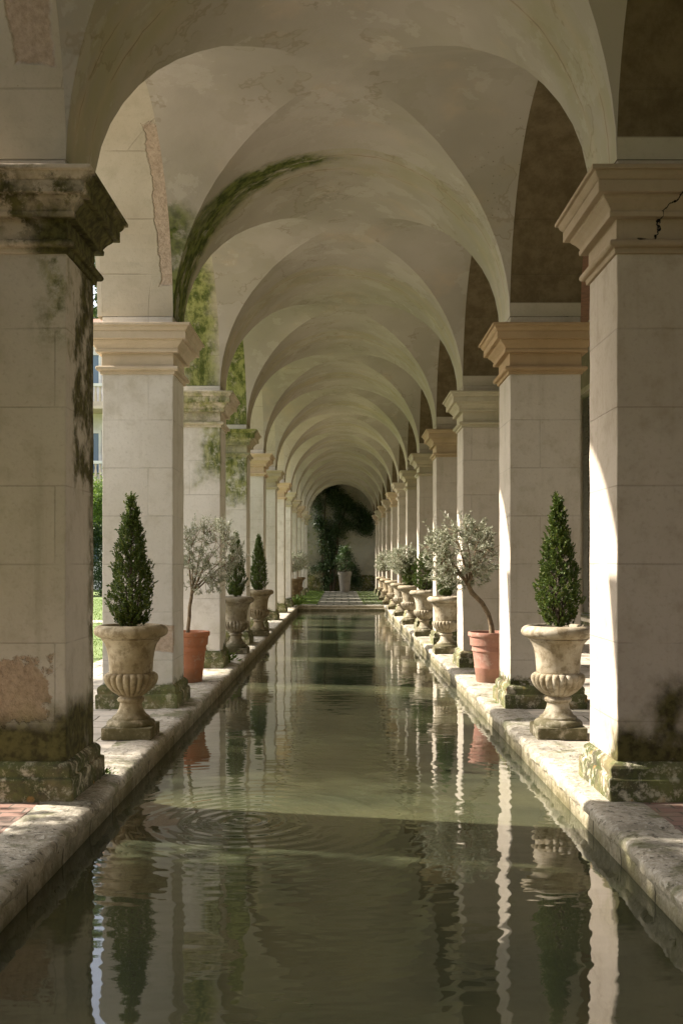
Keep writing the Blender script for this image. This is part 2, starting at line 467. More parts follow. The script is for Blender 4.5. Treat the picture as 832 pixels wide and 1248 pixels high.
coping_mat = coping_material()

def water_material():
    n = N("pool_water", .025, .5)
    n.b.inputs['IOR'].default_value = 1.58
    n.pos(); x, y, z = n.xyz()
    # rings round a drop point, fading with distance, over a gentle wind ripple
    dx = n.math('ADD', x, .36); dy = n.math('SUBTRACT', y, 3.90)
    d = n.math('SQRT', n.math('ADD', n.math('MULTIPLY', dx, dx), n.math('MULTIPLY', dy, dy)))
    dn = n.math('ADD', d, n.math('MULTIPLY', n.noise(1.2, 2), .12))
    ring = n.math('SINE', n.math('MULTIPLY', dn, 2 * math.pi / .070))
    ring2 = n.math('SINE', n.math('MULTIPLY', dn, 2 * math.pi / .135))
    env = n.math('ADD', n.math('MULTIPLY', n.step(d, .80, .0), 1.5), n.math('MULTIPLY', n.step(d, 3.0, .2), .26))
    h = n.math('MULTIPLY', n.math('MULTIPLY', n.math('ADD', ring, n.math('MULTIPLY', ring2, .8)), env), .00065)
    w1 = n.noise(2.6, 2, .5, vec=n.comb(n.math('MULTIPLY', x, 1.0), n.math('MULTIPLY', y, 1.0), 0))
    w2 = n.noise(9, 2, .5, vec=n.comb(n.math('MULTIPLY', x, .55), y, 0))
    h = n.math('ADD', h, n.math('MULTIPLY', w1, .0050))
    h = n.math('ADD', h, n.math('MULTIPLY', w2, .0026))
    n.bump(h, 1.0, 1.0)
    c = n.mix(n.step(n.noise(1.1, 4, .6), .35, .7), (.074,.075,.038), (.036,.044,.026))
    return n.done(c)
water_mat = water_material()

def simple(name, c1, c2, scale=10, rough=.85, bumpd=.006, spec=.3, detail=5):
    n = N(name, rough, spec)
    f = n.noise(scale, detail, .62)
    c = n.mix(n.step(f, .35, .68), c1, c2)
    if bumpd: n.bump(n.noise(scale * 4, 4, .65), bumpd, .7)
    return n.done(c)

def leaf_material(name, c1, c2, c3, rough=.5, trans=.25):
    n = N(name, rough, .35)
    n.pos(); g = n.geo
    r = g.outputs['Random Per Island']
    c = n.mix(n.step(r, .0, .6), c1, c2)
    c = n.mix(n.step(r, .75, 1.0), c, c3)
    c = n.mix(n.math('MULTIPLY', n.step(n.noise(4, 3), .4, .65), .4), c, c1)
    n.put(n.b.inputs['Base Color'], c)
    tr = n.node("ShaderNodeBsdfTranslucent"); n.t.links.new(c, tr.inputs[0])
    mx = n.node("ShaderNodeMixShader"); mx.inputs[0].default_value = trans
    out = n.t.nodes["Material Output"]
    n.t.links.new(n.b.outputs[0], mx.inputs[1]); n.t.links.new(tr.outputs[0], mx.inputs[2]); n.t.links.new(mx.outputs[0], out.inputs[0])
    return n.m

urn_mat = None
def urn_material():
    n = N("weathered_urn_stone", .85, .25)
    n.pos(); x, y, z = n.xyz()
    big = n.noise(6, 6, .65); mid = n.noise(18, 6, .68); fine = n.noise(80, 4, .7)
    c = n.mix(n.step(big, .35, .62), (.40,.365,.295), (.26,.22,.15))
    c = n.mix(n.math('MULTIPLY', n.step(mid, .45, .62), .7), c, (.13,.10,.055))
    c = n.mix(n.math('MULTIPLY', n.step(fine, .6, .75), .5), c, (.5,.46,.37))
    foot = n.math('MULTIPLY', n.step(z, .17, .06), n.step(mid, .30, .5))
    c = n.mix(n.math('MULTIPLY', foot, .85), c, (.075,.07,.03))
    # multiplied by the object colour of each urn
    oi = n.node("ShaderNodeObjectInfo")
    c = n.mix(1.0, c, oi.outputs['Color'], 'MULTIPLY')
    n.bump(n.math('ADD', mid, n.math('MULTIPLY', fine, .5)), .006, .8)
    return n.done(c)
urn_mat = urn_material()
def terra(name, c1, c2):
    n = N(name, .82, .25)
    n.pos(); x, y, z = n.xyz()
    c = n.mix(n.step(n.noise(7, 5, .6), .35, .68), c1, c2)
    c = n.mix(n.math('MULTIPLY', n.step(n.noise(14, 6, .7), .52, .68), .5), c, (.50,.36,.28))
    c = n.mix(n.math('MULTIPLY', n.step(n.math('ADD', z, n.math('MULTIPLY', n.noise(12, 5, .65), .16)), .20, .08), .6), c, (.16,.10,.055))
    c = n.mix(n.math('MULTIPLY', n.step(n.noise(50, 4, .7), .60, .68), .4), c, (.16,.07,.04))
    n.bump(n.noise(40, 4, .65), .004, .7)
    return n.done(c)
terra_mat = terra("terracotta", (.46,.19,.095), (.37,.15,.075))
terra_mat2 = terra("faded_terracotta", (.36,.18,.125), (.28,.14,.10))
soil_mat = simple("potting_soil", (.045,.03,.018), (.09,.055,.03), 25, .95, .02)
bark_mat = simple("olive_bark", (.23,.17,.10), (.12,.085,.05), 30, .9, .01)
darkbark_mat = simple("dark_bark", (.09,.065,.04), (.05,.038,.025), 20, .9, .02)
conifer_leaf = leaf_material("conifer_needles", (.05,.085,.015), (.085,.125,.02), (.19,.21,.035), .55, .2)
olive_leaf = leaf_material("olive_leaves", (.22,.24,.14), (.36,.36,.26), (.55,.54,.43), .5, .25)
tree_leaf = leaf_material("broad_leaves", (.05,.09,.02), (.09,.14,.03), (.20,.24,.05), .5, .35)
hedge_leaf = leaf_material("hedge_leaves", (.03,.06,.02), (.05,.09,.025), (.12,.16,.03), .5, .25)
vine_leaf = leaf_material("vine_leaves", (.022,.045,.015), (.04,.07,.02), (.08,.11,.03), .5, .2)
grass_leaf = leaf_material("grass_blades", (.09,.15,.025), (.14,.22,.035), (.25,.32,.06), .6, .3)
endwall_mat = stone_wall("stained_end_wall", base=(.34,.33,.27), base2=(.24,.23,.175), low=.5, joints=False,
                         thin=[((-.5, 32.6, 2.0), (.8, .3, .8), .3, .4)])
aisle_mat = stone_wall("aisle_wall_render", base=(.33,.29,.22), base2=(.25,.22,.16), low=.3, joints=False)
lawn_mat = simple("lawn", (.14,.19,.06), (.20,.26,.09), 14, .9, .03)
villa_mat = simple("villa_stucco", (.72,.70,.66), (.60,.57,.52), 3, .85, .004)
villa_trim = simple("villa_trim", (.60,.5,.38), (.5,.42,.32), 6, .85, .004)
shutter_mat = simple("painted_shutter", (.10,.09,.06), (.07,.06,.04), 8, .6, .002)
glass_n = N("window_glass", .08, .5); glass_mat = glass_n.done((.12,.17,.22))
roof_mat = simple("roof_tile", (.30,.17,.11), (.22,.13,.09), 12, .9, .02)
frame_mat = simple("window_frame_stone", (.50,.45,.35), (.4,.35,.26), 9, .85, .004)

# ------------------------------------------------------------ setting: ground, pool, water
FARX, FARY = 150., 300.
px0, px1, pyn, pyf = -1.0, 1.0, -3.2, 21.45         # hole for the pool
LZ = -.035
g = MB()
for (a, b, c_, d) in ((-FARX, px0, -FARY/3, FARY), (px1, FARX, -FARY/3, FARY), (px0, px1, -FARY/3, pyn), (px0, px1, pyf, FARY)):
    g.add([(a, c_, LZ), (b, c_, LZ), (b, d, LZ), (a, d, LZ)], [(0,1,2,3)])
lawn = structure(g.build("ground", lawn_mat))

def terrace_material():
    n = N("grey_paving", .85, .25)
    br = n.node("ShaderNodeTexBrick"); n.put(br.inputs['Vector'], n.pos())
    br.inputs['Scale'].default_value = 1; br.inputs['Brick Width'].default_value = .34; br.inputs['Row Height'].default_value = .9; br.inputs['Mortar Size'].default_value = .02
    br.inputs['Color1'].default_value = (.24,.225,.18,1); br.inputs['Color2'].default_value = (.15,.145,.11,1); br.inputs['Mortar'].default_value = (.05,.055,.025,1)
    c = n.mix(n.math('MULTIPLY', n.step(n.noise(7, 5, .65), .4, .7), .5), br.outputs['Color'], (.10,.10,.06))
    n.bump(n.noise(20, 4), .01, .7)
    return n.done(c)
terrace_mat = terrace_material()
def pavement(name, x0, x1, y0, y1):
    m = MB(); nx = max(2, int((x1-x0)/.3)); ny = max(2, int((y1-y0)/.3))
    m.box(x0, x1, y0, y1, -.09, 0.0)
    return structure(m.build(name, terrace_mat if name == "terrace" else paving_mat))
pavement("pavement", -2.15, -1.085, -3.4, 33.0)
pavement("pavement", 1.085, 3.2, -3.4, 33.0)
pavement("terrace", -1.081, 1.081, pyf + .16, 33.0)

rng = np.random.default_rng(5)
def fbm(x, y, seed=0, scale=1.0):
    v = 0; a = 1.0
    for o in range(4):
        f = scale * 2 ** o
        v = v + a * np.sin(x * f * 1.7 + seed + o * 1.3 + 1.9 * np.sin(y * f * 1.1 + o)) * np.cos(y * f * 1.3 + seed * .7 + o * 2.1 + 1.3 * np.sin(x * f * .9 + o * .5))
        a *= .55
    return v

def coping(sgn):
    """worn nosed slabs with a wall below, down into the water"""
    m = MB()
    prof = [(1.085, 0.001), (1.04, .003), (.985, .004), (.93, .003), (.900, .001), (.886, -.005), (.879, -.014), (.878, -.036), (.888, -.047), (.893, -.052),
            (.893, -.075), (.893, -.10), (.892, -.13), (.892, -.35)]
    y = -3.2; r = random.Random(11 if sgn < 0 else 23)
    ys = []; joint = []
    while y < pyf:
        L = r.uniform(.42, .66)
        y2 = min(y + L, pyf)
        k = max(6, int((y2 - y) / .022))
        for i in range(k):
            ys.append(y + (y2 - y) * i / k); joint.append(1 if i == 0 else 0)
        dzs = r.uniform(-.004, .003)
        y = y2
    ys.append(pyf); joint.append(0)
    P = np.zeros((len(ys), len(prof), 3))
    for i, yy in enumerate(ys):
        for j, (px, pz) in enumerate(prof):
            wear = .0
            nzv = fbm(np.array(yy), np.array(px * 3 + pz * 5), 3 + sgn, 6.0)
            k = 1.0 if 3 <= j <= 9 else .3
            ox = float(nzv) * .0045 * k + .003 * float(fbm(np.array(yy), np.array(px * 9 + pz * 30), 9, 19.0)) * k
            oz = float(fbm(np.array(yy + 3), np.array(px * 4), 8 + sgn, 5.0)) * .0022 * (1 if j < 9 else .2)
            if joint[i] and j < 10:
                ox += .014 * (1 if j > 2 else 0); oz -= .016
            P[i, j] = (sgn * (px + ox), yy, pz + (oz if j < 9 else 0))
    if sgn > 0: P = P[::-1]
    m.grid(P)
    o = m.build("pool_coping", coping_mat, smooth=45)
    return structure(o)
coping(-1); coping(1)
m = MB()
m.box(-1.08, 1.08, pyf, pyf + .155, -.36, -.004)
m.box(-.884, .884, pyf - .14, pyf - .002, -.36, -.060)
ec = m.build("pool_coping", coping_mat); bevel(ec, .02, 2); structure(ec)
m = MB(); m.box(-1.08, 1.08, -3.36, -3.2, -.36, .0); structure(m.build("pool_coping", coping_mat))
w = MB(); w.add([(-.891, -3.2, -.105), (.891, -3.2, -.105), (.891, pyf, -.105), (-.891, pyf, -.105)], [(0,1,2,3)])
water = structure(w.build("water", water_mat))

# ------------------------------------------------------------ the arcade
arcade = thing("arcade", "long vaulted stone arcade of square limewashed piers on both sides of the pool", "arcade")
I0, I1 = -3, 11
def fbm_(a, b):
    return math.sin(a * 4.1 + 1.7 * math.sin(b * 2.3)) * math.cos(b * 3.7 + a) + .5 * math.sin(a * 9.7 + b * 7.3) * math.cos(b * 11.1 - a * 3)
def make_vault():
    nseg = 28
    m = MB()
    al = np.linspace(0, math.pi, nseg + 1)
    for i in range(I0, I1 + 1):
        y0 = py(i)
        # strip over the pier
        X = -np.cos(al); Zs = SPRING + np.sin(al)
        P = np.zeros((3, nseg + 1, 3))
        for k in range(3):
            P[k, :, 0] = X; P[k, :, 1] = y0 + T * k / 2; P[k, :, 2] = Zs
        m.grid(P)
        # groined bay
        h = (S - T) / 2; yc = y0 + T + h
        V = np.zeros((nseg + 1, nseg + 1, 3))
        for b in range(nseg + 1):
            for a in range(nseg + 1):
                V[b, a] = (-math.cos(al[a]), yc - h * math.cos(al[b]), SPRING + max(math.sin(al[a]), math.sin(al[b])))
        F = []
        n1 = nseg + 1
        for b in range(nseg):
            for a in range(nseg):
                q = (b*n1+a, (b+1)*n1+a, (b+1)*n1+a+1, b*n1+a+1)
                if a == b: F += [(q[0], q[1], q[2]), (q[0], q[2], q[3])]
                elif a + b == nseg - 1: F += [(q[0], q[1], q[3]), (q[1], q[2], q[3])]
                else: F.append(q)
        m.add(V.reshape(-1, 3), F)
    o = m.build("vault", vault_mat, arcade)
    import bmesh
    bm = bmesh.new(); bm.from_mesh(o.data)
    bmesh.ops.remove_doubles(bm, verts=bm.verts, dist=1e-3)
    for v in bm.verts:
        q = v.co / U
        if abs(q.x) < .985:
            k = min(1, (.985 - abs(q.x)) * 8)
            v.co.z += .010 * k * float(fbm_(q.x * 1.3, q.y * 1.1)); v.co.y += .008 * k * float(fbm_(q.x * 2 + 3, q.y * 2.3))
    for f in bm.faces: f.smooth = True
    bm.to_mesh(o.data); bm.free()
    o.data.set_sharp_from_angle(angle=math.radians(14))
    return o
make_vault()

YA, YB = py(I0), py(I1) + S           # ends of the gallery
TOP = 3.72
def arcade_wall(sgn):
    nseg = 40
    m = MB()
    al = np.linspace(0, math.pi, nseg + 1)
    h = (S - T) / 2
    for i in range(I0, I1 + 1):
        y0 = py(i); yc = y0 + T + h
        Y = yc - h * np.cos(al); Zc = SPRING + np.sin(al)
        # soffit
        P = np.zeros((3, nseg + 1, 3))
        for k, xx in enumerate((1.0, 1.21, 1.42)):
            P[k, :, 0] = sgn * xx; P[k, :, 1] = Y; P[k, :, 2] = Zc
        m.grid(P)
        # outer face
        P = np.zeros((2, nseg + 1, 3))
        P[0, :, 0] = sgn * 1.42; P[0, :, 1] = Y; P[0, :, 2] = Zc
        P[1, :, 0] = sgn * 1.42; P[1, :, 1] = Y; P[1, :, 2] = TOP
        m.grid(P)
        x = sgn * 1.42
        m.add([(x, y0, SPRING), (x, y0+T, SPRING), (x, y0+T, TOP), (x, y0, TOP)], [(0,1,2,3)])
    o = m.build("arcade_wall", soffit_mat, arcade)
    return o
arcade_wall(-1); arcade_wall(1)

# raised archivolt round every opening, garden side
m = MB(); al = np.linspace(0, math.pi, 33); h = (S - T) / 2
for i in range(I0, I1 + 1):
    yc = py(i) + T + h
    P = np.zeros((4, 33, 3))
    for k, (dx, rr) in enumerate(((1.421, 1.0), (1.45, 1.005), (1.45, 1.10), (1.421, 1.105))):
        P[k, :, 0] = -dx; P[k, :, 1] = yc - h * rr * np.cos(al); P[k, :, 2] = SPRING + rr * np.sin(al)
    m.grid(P)
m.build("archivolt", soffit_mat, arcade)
m = MB()
m.box(-1.70, 3.25, YA - .1, YB + .35, TOP + .005, TOP + .18)
m.build("roof", roof_mat, arcade)
m = MB(); m.box(-1.52, -1.425, YA, YB, TOP - .12, TOP); m.box(-1.58, -1.425, YA, YB, TOP - .05, TOP - .001)
m.build("cornice", frame_mat, arcade)
m = MB(); m.box(-1.42, 3.2, YB + .002, YB + .3, -.09, TOP); m.build("end_wall", endwall_mat, arcade)
m = MB(); m.box(-1.42, 3.2, YA - .3, YA - .002, -.09, TOP); m.build("end_wall", aisle_mat, arcade)
# aisle wall on the right with tall shuttered windows
m = MB()
WH = .37; WZ0, WZ1 = .24, 2.9
cuts = []
for i in range(I0, I1 + 1):
    yc = py(i) + T + h
    cuts.append((yc - WH, yc + WH))
yy = YA
for (a, b) in cuts:
    m.box(2.90, 3.18, yy, a, -.05, TOP)
    m.box(2.90, 3.18, a, b, -.05, WZ0); m.box(2.90, 3.18, a, b, WZ1, TOP)
    yy = b
m.box(2.90, 3.18, yy, YB, -.05, TOP)
m.build("aisle_wall", aisle_mat, arcade)
win0 = None
for i in range(2, 8):
    yc = py(i) + T + h
    if win0 is None:
        m = MB()
        for s_ in (-1, 1):
            m.box(.03, .06, min(s_*.012, s_*.36), max(s_*.012, s_*.36), WZ0 + .03, WZ1 - .03)
            for k in range(38):
                zz = WZ0 + .10 + k * .066
                m.box(.018, .032, min(s_*.05, s_*.32), max(s_*.05, s_*.32), zz, zz + .045)
        win0 = m.build("window", shutter_mat, arcade, loc=(2.93, yc, 0))
        m = MB()
        m.box(-.045, .02, -.42, -.365, WZ0 - .02, WZ1 + .06); m.box(-.045, .02, .365, .42, WZ0 - .02, WZ1 + .06)
        m.box(-.045, .02, -.364, .364, WZ1 + .002, WZ1 + .06); m.box(-.07, .02, -.45, .45, WZ0 - .06, WZ0 - .021)
        fr0 = m.build("frame", frame_mat, win0)
        fr0.location = (-.0, 0, 0)
    else:
        c = win0.copy(); col.objects.link(c); c.parent = arcade; c.location = (2.93 * U, yc * U, 0)
        d = fr0.copy(); col.objects.link(d); d.parent = c

# piers
def square_lathe(m, prof, hx):
    """stack of square rings: prof = (projection, z)"""
    rows = []
    for (p, z) in prof:
        a = hx + p
        rows.append([(-a,-a,z),(a,-a,z),(a,a,z),(-a,a,z)])
    V = [v for r in rows for v in r]; F = []
    for i in range(len(rows)-1):
        for j in range(4):
            F.append((i*4+j, i*4+(j+1) % 4, (i+1)*4+(j+1) % 4, (i+1)*4+j))
    F.append((3,2,1,0)); n = (len(rows)-1)*4; F.append((n,n+1,n+2,n+3))
    m.add(V, F)
hT = T / 2
m = MB()
sh_prof = [(0, z) for z in np.linspace(.06, SPRING - .0008, 40)]
square_lathe(m, sh_prof, hT)
pier0 = m.build("pier", shaft_mat, arcade)
bevel(pier0, .012, 2, 40)
m = MB()
ct = CAPTOP
cp = [(0,.1166),(.016,.1166),(.0162,.104),(.022,.103),(.032,.099),(.043,.090),(.045,.084),(.0452,.088),(.088,.088),(.0882,.064),(.095,.064),(.101,.060),(.114,.046),(.130,.034),(.139,.030),(.1392,.036),(.158,.034),(.1582,.003),
      (.238,.003),(.2382,.026),(.243,.032),(.251,.034),(.259,.032),(.264,.026),(.2642,.012),(.284,.011),(.2842,-.004),(.300,-.004)]
square_lathe(m, [(p_, ct - d_) for d_, p_ in reversed(cp)] + [(.0, ct + .004)], hT)
cap0 = m.build("capital", cap_mat, pier0)
bevel(cap0, .004, 1, 25)
m = MB()
square_lathe(m, [(.034, -.02), (.034, .078), (.030, .084), (.021, .086), (.022, .118), (.017, .128), (.008, .136), (.003, .140), (-.002, .141)], hT)
base0 = m.build("base", base_mat, pier0)
bevel(base0, .012, 2, 25)
# break the edges a little
def roughen(o, amp, seed, freq=9.):
    me = o.data; n = len(me.vertices); co = np.zeros(n*3); me.vertices.foreach_get('co', co); co = co.reshape(-1, 3)
    q = co / U
    dx = fbm(q[:, 0]*1. + q[:, 2]*.7, q[:, 1] + q[:, 2], seed, freq); dy = fbm(q[:, 1] + 4, q[:, 2] + q[:, 0], seed + 2, freq)
    co[:, 0] += dx * amp; co[:, 1] += dy * amp
    me.vertices.foreach_set('co', co.ravel()); me.update()
roughen(base0, .008, 3); roughen(pier0, .0022, 7, 8.); roughen(cap0, .0016, 5, 7.)

tint_tan = (.72, .57, .40, 1); tint_pale = (1, .97, .93, 1); tint_grey = (.86, .86, .76, 1); tint_rose = (.95, .85, .77, 1)
side_tints = {(-1,0): (.95,.9,.85,1), (-1,1): (.98,.92,.84,1), (-1,2): tint_pale, (-1,3): tint_grey, (1,0): (.62,.54,.45,1), (1,1): tint_tan, (1,2): tint_grey, (1,3): (.84,.73,.56,1), (1,4): tint_grey}
first = True
for i in range(I0, I1 + 1):
    for s_ in (-1, 1):
        loc = (s_ * (1 + hT) * U, (py(i) + hT) * U, 0)
        if first:
            p, c, b = pier0, cap0, base0; first = False
        else:
            p = pier0.copy(); c = cap0.copy(); b = base0.copy()
            for q in (p, c, b): col.objects.link(q)
            p.parent = arcade; c.parent = p; b.parent = p
        p.location = loc
        p.color = (.86,.80,.72,1) if s_ > 0 else ((.84,.78,.71,1) if i == 0 else (1,.985,.96,1))  # browner stone plus painted-in shade on the right row and first left pier
        if s_ > 0 and i == 0: p.color = (.74,.66,.58,1)
        c.color = side_tints.get((s_, i), random.Random(i*7+s_).choice([tint_pale, tint_rose, tint_grey, (1,.88,.72,1)]))
        if (s_, i) == (-1, 0): p['label'] = "pier with bare brown render near its foot and dark moss under its capital"; c['label'] = "moss blackened moulded capital"
        if (s_, i) == (-1, 3): p['label'] = "pier with bright green moss below its capital"; c['label'] = "green mossy capital"
        if (s_, i) == (-1, 2): p['label'] = "pier with a green moss streak at its upper corner"
        if (s_, i) == (1, 1): c['label'] = "tan sandstone capital"
        if (s_, i) == (1, 0): c['label'] = "cracked brown stone capital"

# ------------------------------------------------------------ urns
def make_urn(label, loc):
    t = thing("stone_urn", label, "urn", loc, 0, "carved stone urns along the pool")
    k = 1.504e-3 / U * 1.0
    # photo pixels -> modules: height from the foot
    zf = lambda y: (820 - y) * k
    prof = [(178,214),(186,206),(182,200),(205,192),(224,178),(231,158),(226,140),(212,127),(196,120),(186,119),(180,124),(176,135),(172,142)]
    upper = [(126,425),(134,418),(135,405),(136,380),(139,340),(144,300),(152,262),(163,232),(178,214)]
    m = MB()
    P = upper + prof
    m.lathe([(r * k, zf(y)) for r, y in P], 48)
    body = m.build("bowl", urn_mat, t, smooth=50)
    # lobed belly
    m = MB()
    bel = [(60,568),(78,560),(98,548),(122,530),(145,508),(160,486),(168,462),(169,445),(163,430),(150,420),(128,416)]
    def mod(kk, r, th):
        g = abs(math.sin(th * 11))            # 22 rounded lobes
        d = 1 - .10 * (1 - g ** .55)
        f = 1 if 0 < kk < 10 else 0
        return r * k * (d if f else 1)
    m.lathe([(r, zf(y)) for r, y in bel], 176, mod)
    m.build("lobed_belly", urn_mat, t, smooth=60)
    m = MB()
    st = [(150,748),(152,738),(148,724),(138,714),(124,707),(116,704),(117,698),(112,690),(98,682),(84,662),(74,640),(69,618),(68,604),(78,600),(84,592),(85,582),(78,575),(68,570),(60,562)]
    m.lathe([(r * k, zf(y)) for r, y in st], 48)
    m.build("stem", urn_mat, t, smooth=50)
    m = MB(); a = 154 * k
    m.box(-a, a, -a, a, 0.0, zf(746))
    pl = m.build("plinth", urn_mat, t); bevel(pl, .010, 2)
    m = MB(); m.lathe([(176*k, zf(138)), (120*k, zf(134)), (50*k, zf(130)), (.0005, zf(129))], 32)
    m.build("soil", soil_mat, t, smooth=True)
    return t
FL = 0.002
bay = lambda k: Z1 + T + (S - T) / 2 + S * (k - 1)     # middle of bay k (1 = nearest full bay)
URNZ = (820 - 132) * 1.504e-3 / U
urn_data = [  # side, bay, x, label, tint
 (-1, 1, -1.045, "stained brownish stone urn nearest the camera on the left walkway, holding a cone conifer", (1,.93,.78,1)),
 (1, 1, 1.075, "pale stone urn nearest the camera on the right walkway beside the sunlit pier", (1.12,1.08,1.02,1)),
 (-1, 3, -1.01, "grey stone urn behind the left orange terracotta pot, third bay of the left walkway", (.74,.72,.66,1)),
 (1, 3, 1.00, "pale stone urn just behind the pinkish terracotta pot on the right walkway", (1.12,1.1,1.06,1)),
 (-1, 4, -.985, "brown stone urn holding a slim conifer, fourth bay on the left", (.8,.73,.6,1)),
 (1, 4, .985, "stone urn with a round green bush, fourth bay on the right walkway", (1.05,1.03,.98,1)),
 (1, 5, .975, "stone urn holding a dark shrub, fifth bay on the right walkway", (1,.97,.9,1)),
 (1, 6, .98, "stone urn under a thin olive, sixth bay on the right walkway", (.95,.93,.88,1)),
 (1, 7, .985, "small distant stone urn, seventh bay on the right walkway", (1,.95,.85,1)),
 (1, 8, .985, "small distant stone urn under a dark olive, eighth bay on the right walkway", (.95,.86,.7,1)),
 (-1, 8, -1.02, "nearer of the two far brown urns with silvery olives on the left walkway", (.62,.52,.38,1)),
 (-1, 9, -1.02, "farther of the two far brown urns with silvery olives on the left walkway", (.62,.5,.36,1)),
 (1, 9, .985, "tiny stone urn in the ninth bay of the right walkway", (.9,.84,.72,1)),
]
urn0 = None; urn_at = {}
for (sd, b, x, lab, tn) in urn_data:
    rz = random.Random(b * 3 + sd).uniform(-.04, .04)
    y = bay(b) - .02
    if urn0 is None:
        urn0 = make_urn(lab, (x, y, FL)); u = urn0
    else:
        u = copy_thing(urn0, (x, y, FL), lab, rz, random.Random(b * 5 + sd).uniform(.975, 1.0))
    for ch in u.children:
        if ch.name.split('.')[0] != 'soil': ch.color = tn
    urn_at[(sd, b)] = (x, y)

# ------------------------------------------------------------ terracotta pots
def make_pot(label, loc, R, H, mat, group):
    t = thing("terracotta_pot", label, "pot", loc, 0, group)
    m = MB()
    m.lathe([(R*.52, 0), (R*.62, 0), (R*.64, H*.02), (R*.70, H*.26), (R*.725, H*.28), (R*.725, H*.30), (R*.715, H*.32), (R*.79, H*.60), (R*.80, H*.615), (R*.835, H*.62), (R*.84, H*.65), (R*.82, H*.67),
             (R*.84, H*.73)], 40)
    m.build("body", mat, t, smooth=40)
    m = MB()
    m.lathe([(R*.84, H*.735), (R*.90, H*.735), (R*.905, H*.75), (R*.93, H*.905), (R*.985, H*.915), (R, H*.935), (R, H*.985), (R*.985, H), (R*.92, H), (R*.90, H*.985), (R*.86, H*.80)], 40)
    m.build("rim", mat, t, smooth=40)
    m = MB(); m.lathe([(R*.885, H*.90), (R*.4, H*.92), (.0005, H*.925)], 24); m.build("soil", soil_mat, t, smooth=True)
    return t
make_pot("orange terracotta pot holding a slender olive tree on the left walkway", (-1.115, bay(2) - .02, FL), .158, .366, terra_mat, "terracotta pots")
make_pot("dusty pink terracotta pot holding a leaning olive tree on the right walkway", (1.085, bay(2) - .02, FL), .165, .362, terra_mat2, "terracotta pots")

# ------------------------------------------------------------ conifers
def make_conifer(label, loc, H=1.26, R=.235, seed=1, n=900, group="cone shaped conifers in stone urns", squat=False):
    """metres; leafy sprays stand on short twigs all over a lumpy cone"""
    t = thing("conifer", label, "conifer", loc, 0, group)
    r = np.random.default_rng(seed)
    prof_t = np.array([0, .04, .12, .25, .40, .60, .78, .90, 1.0]); prof_r = np.array([.45, .72, .93, 1.0, .86, .60, .36, .19, .04])
    if squat: prof_r = np.array([.5, .8, .95, 1., 1., .95, .75, .5, .15])
    tt = r.beta(1.0, 1.35, n); th = r.uniform(0, 2*np.pi, n)
    lump = 1 + .13 * np.sin(th * 3 + tt * 17 + seed) + .10 * np.sin(th * 5 - tt * 29 + seed * 2) + .07 * r.normal(size=n)
    rad = R * np.interp(tt, prof_t, prof_r) * lump
    depth = np.where(r.random(n) < .72, r.uniform(.82, 1.0, n), r.uniform(.35, .82, n))
    cx = rad * depth * np.cos(th); cy = rad * depth * np.sin(th); cz = tt * H * .965 + .02
    Cs = np.stack([cx, cy, cz], 1)
    out = np.stack([np.cos(th), np.sin(th), np.zeros(n)], 1)
    axis = out * .55 + np.array([0, 0, 1.0]) + r.normal(size=(n, 3)) * .25
    axis /= np.linalg.norm(axis, axis=1, keepdims=True)
    k = 22
    s = np.tile(np.linspace(0, 1, k), n)
    Ls = np.repeat(r.uniform(.045, .085, n), k)
    A = np.repeat(axis, k, 0); P = np.repeat(Cs, k, 0) + A * (s * Ls)[:, None] - A * .02
    D = A * 1.0 + r.normal(size=A.shape) * .75 * (1.1 - s * .6)[:, None]
    L = r.uniform(.018, .032, n * k); W = r.uniform(.008, .014, n * k)
    V = leaf_quads(P, D, L, W, r)
    m = MB()
    m.tube([(0,0,-.03),(.004,.0,H*.3),(0,.004,H*.7),(0,0,H*.95)], [.020,.016,.009,.003])
    for q in range(5):
        a = q * 1.3 + seed
        m.tube([(0,0,.01),(.05*math.cos(a),.05*math.sin(a),H*.12),(.10*math.cos(a),.10*math.sin(a),H*.30)], [.012,.010,.004], 5)
    rr = np.random.default_rng(seed + 5)
    idx = rr.choice(n, min(n, 240), replace=False)
    for j in idx:
        c = Cs[j]; z0 = max(.02, c[2] - .45 * math.hypot(c[0], c[1]) - .03)
        m.tube([(c[0]*.08, c[1]*.08, z0), (c[0]*.6, c[1]*.6, z0 + (c[2]-z0)*.55), tuple(c)], [.004, .003, .0015], 4)
    m.build("trunk", darkbark_mat, t, scale=1)
    leaf_object("crown", V, conifer_leaf, t)
    return t
def urn_top(sd, b): x, y = urn_at[(sd, b)]; return (x, y, URNZ + FL - .004)
con1 = make_conifer("cone shaped conifer in the nearest left urn, in front of the pale second pier", urn_top(-1, 1), 1.27, .188, 1)
con2 = make_conifer("cone shaped conifer in the nearest right urn, beside the sunlit pier face", urn_top(1, 1), 1.25, .19, 7)
copy_thing(con1, urn_top(-1, 3), "conifer half hidden behind the slender olive, third bay on the left", 1.1, .93)
copy_thing(con2, urn_top(-1, 4), "slim conifer in the fourth bay on the left, right of the slender olive", 2.1, 1.0)
copy_thing(con1, urn_top(1, 3), "dark conifer behind the leaning olive, third bay on the right", 2.6, .8)
bush = make_conifer("round green bush in the fourth bay urn on the right", urn_top(1, 4), .86, .235, 13, 620, "bushes in stone urns", True)
copy_thing(bush, urn_top(1, 5), "dark green shrub in the fifth bay urn on the right", 1.0, .9, "bushes in stone urns")

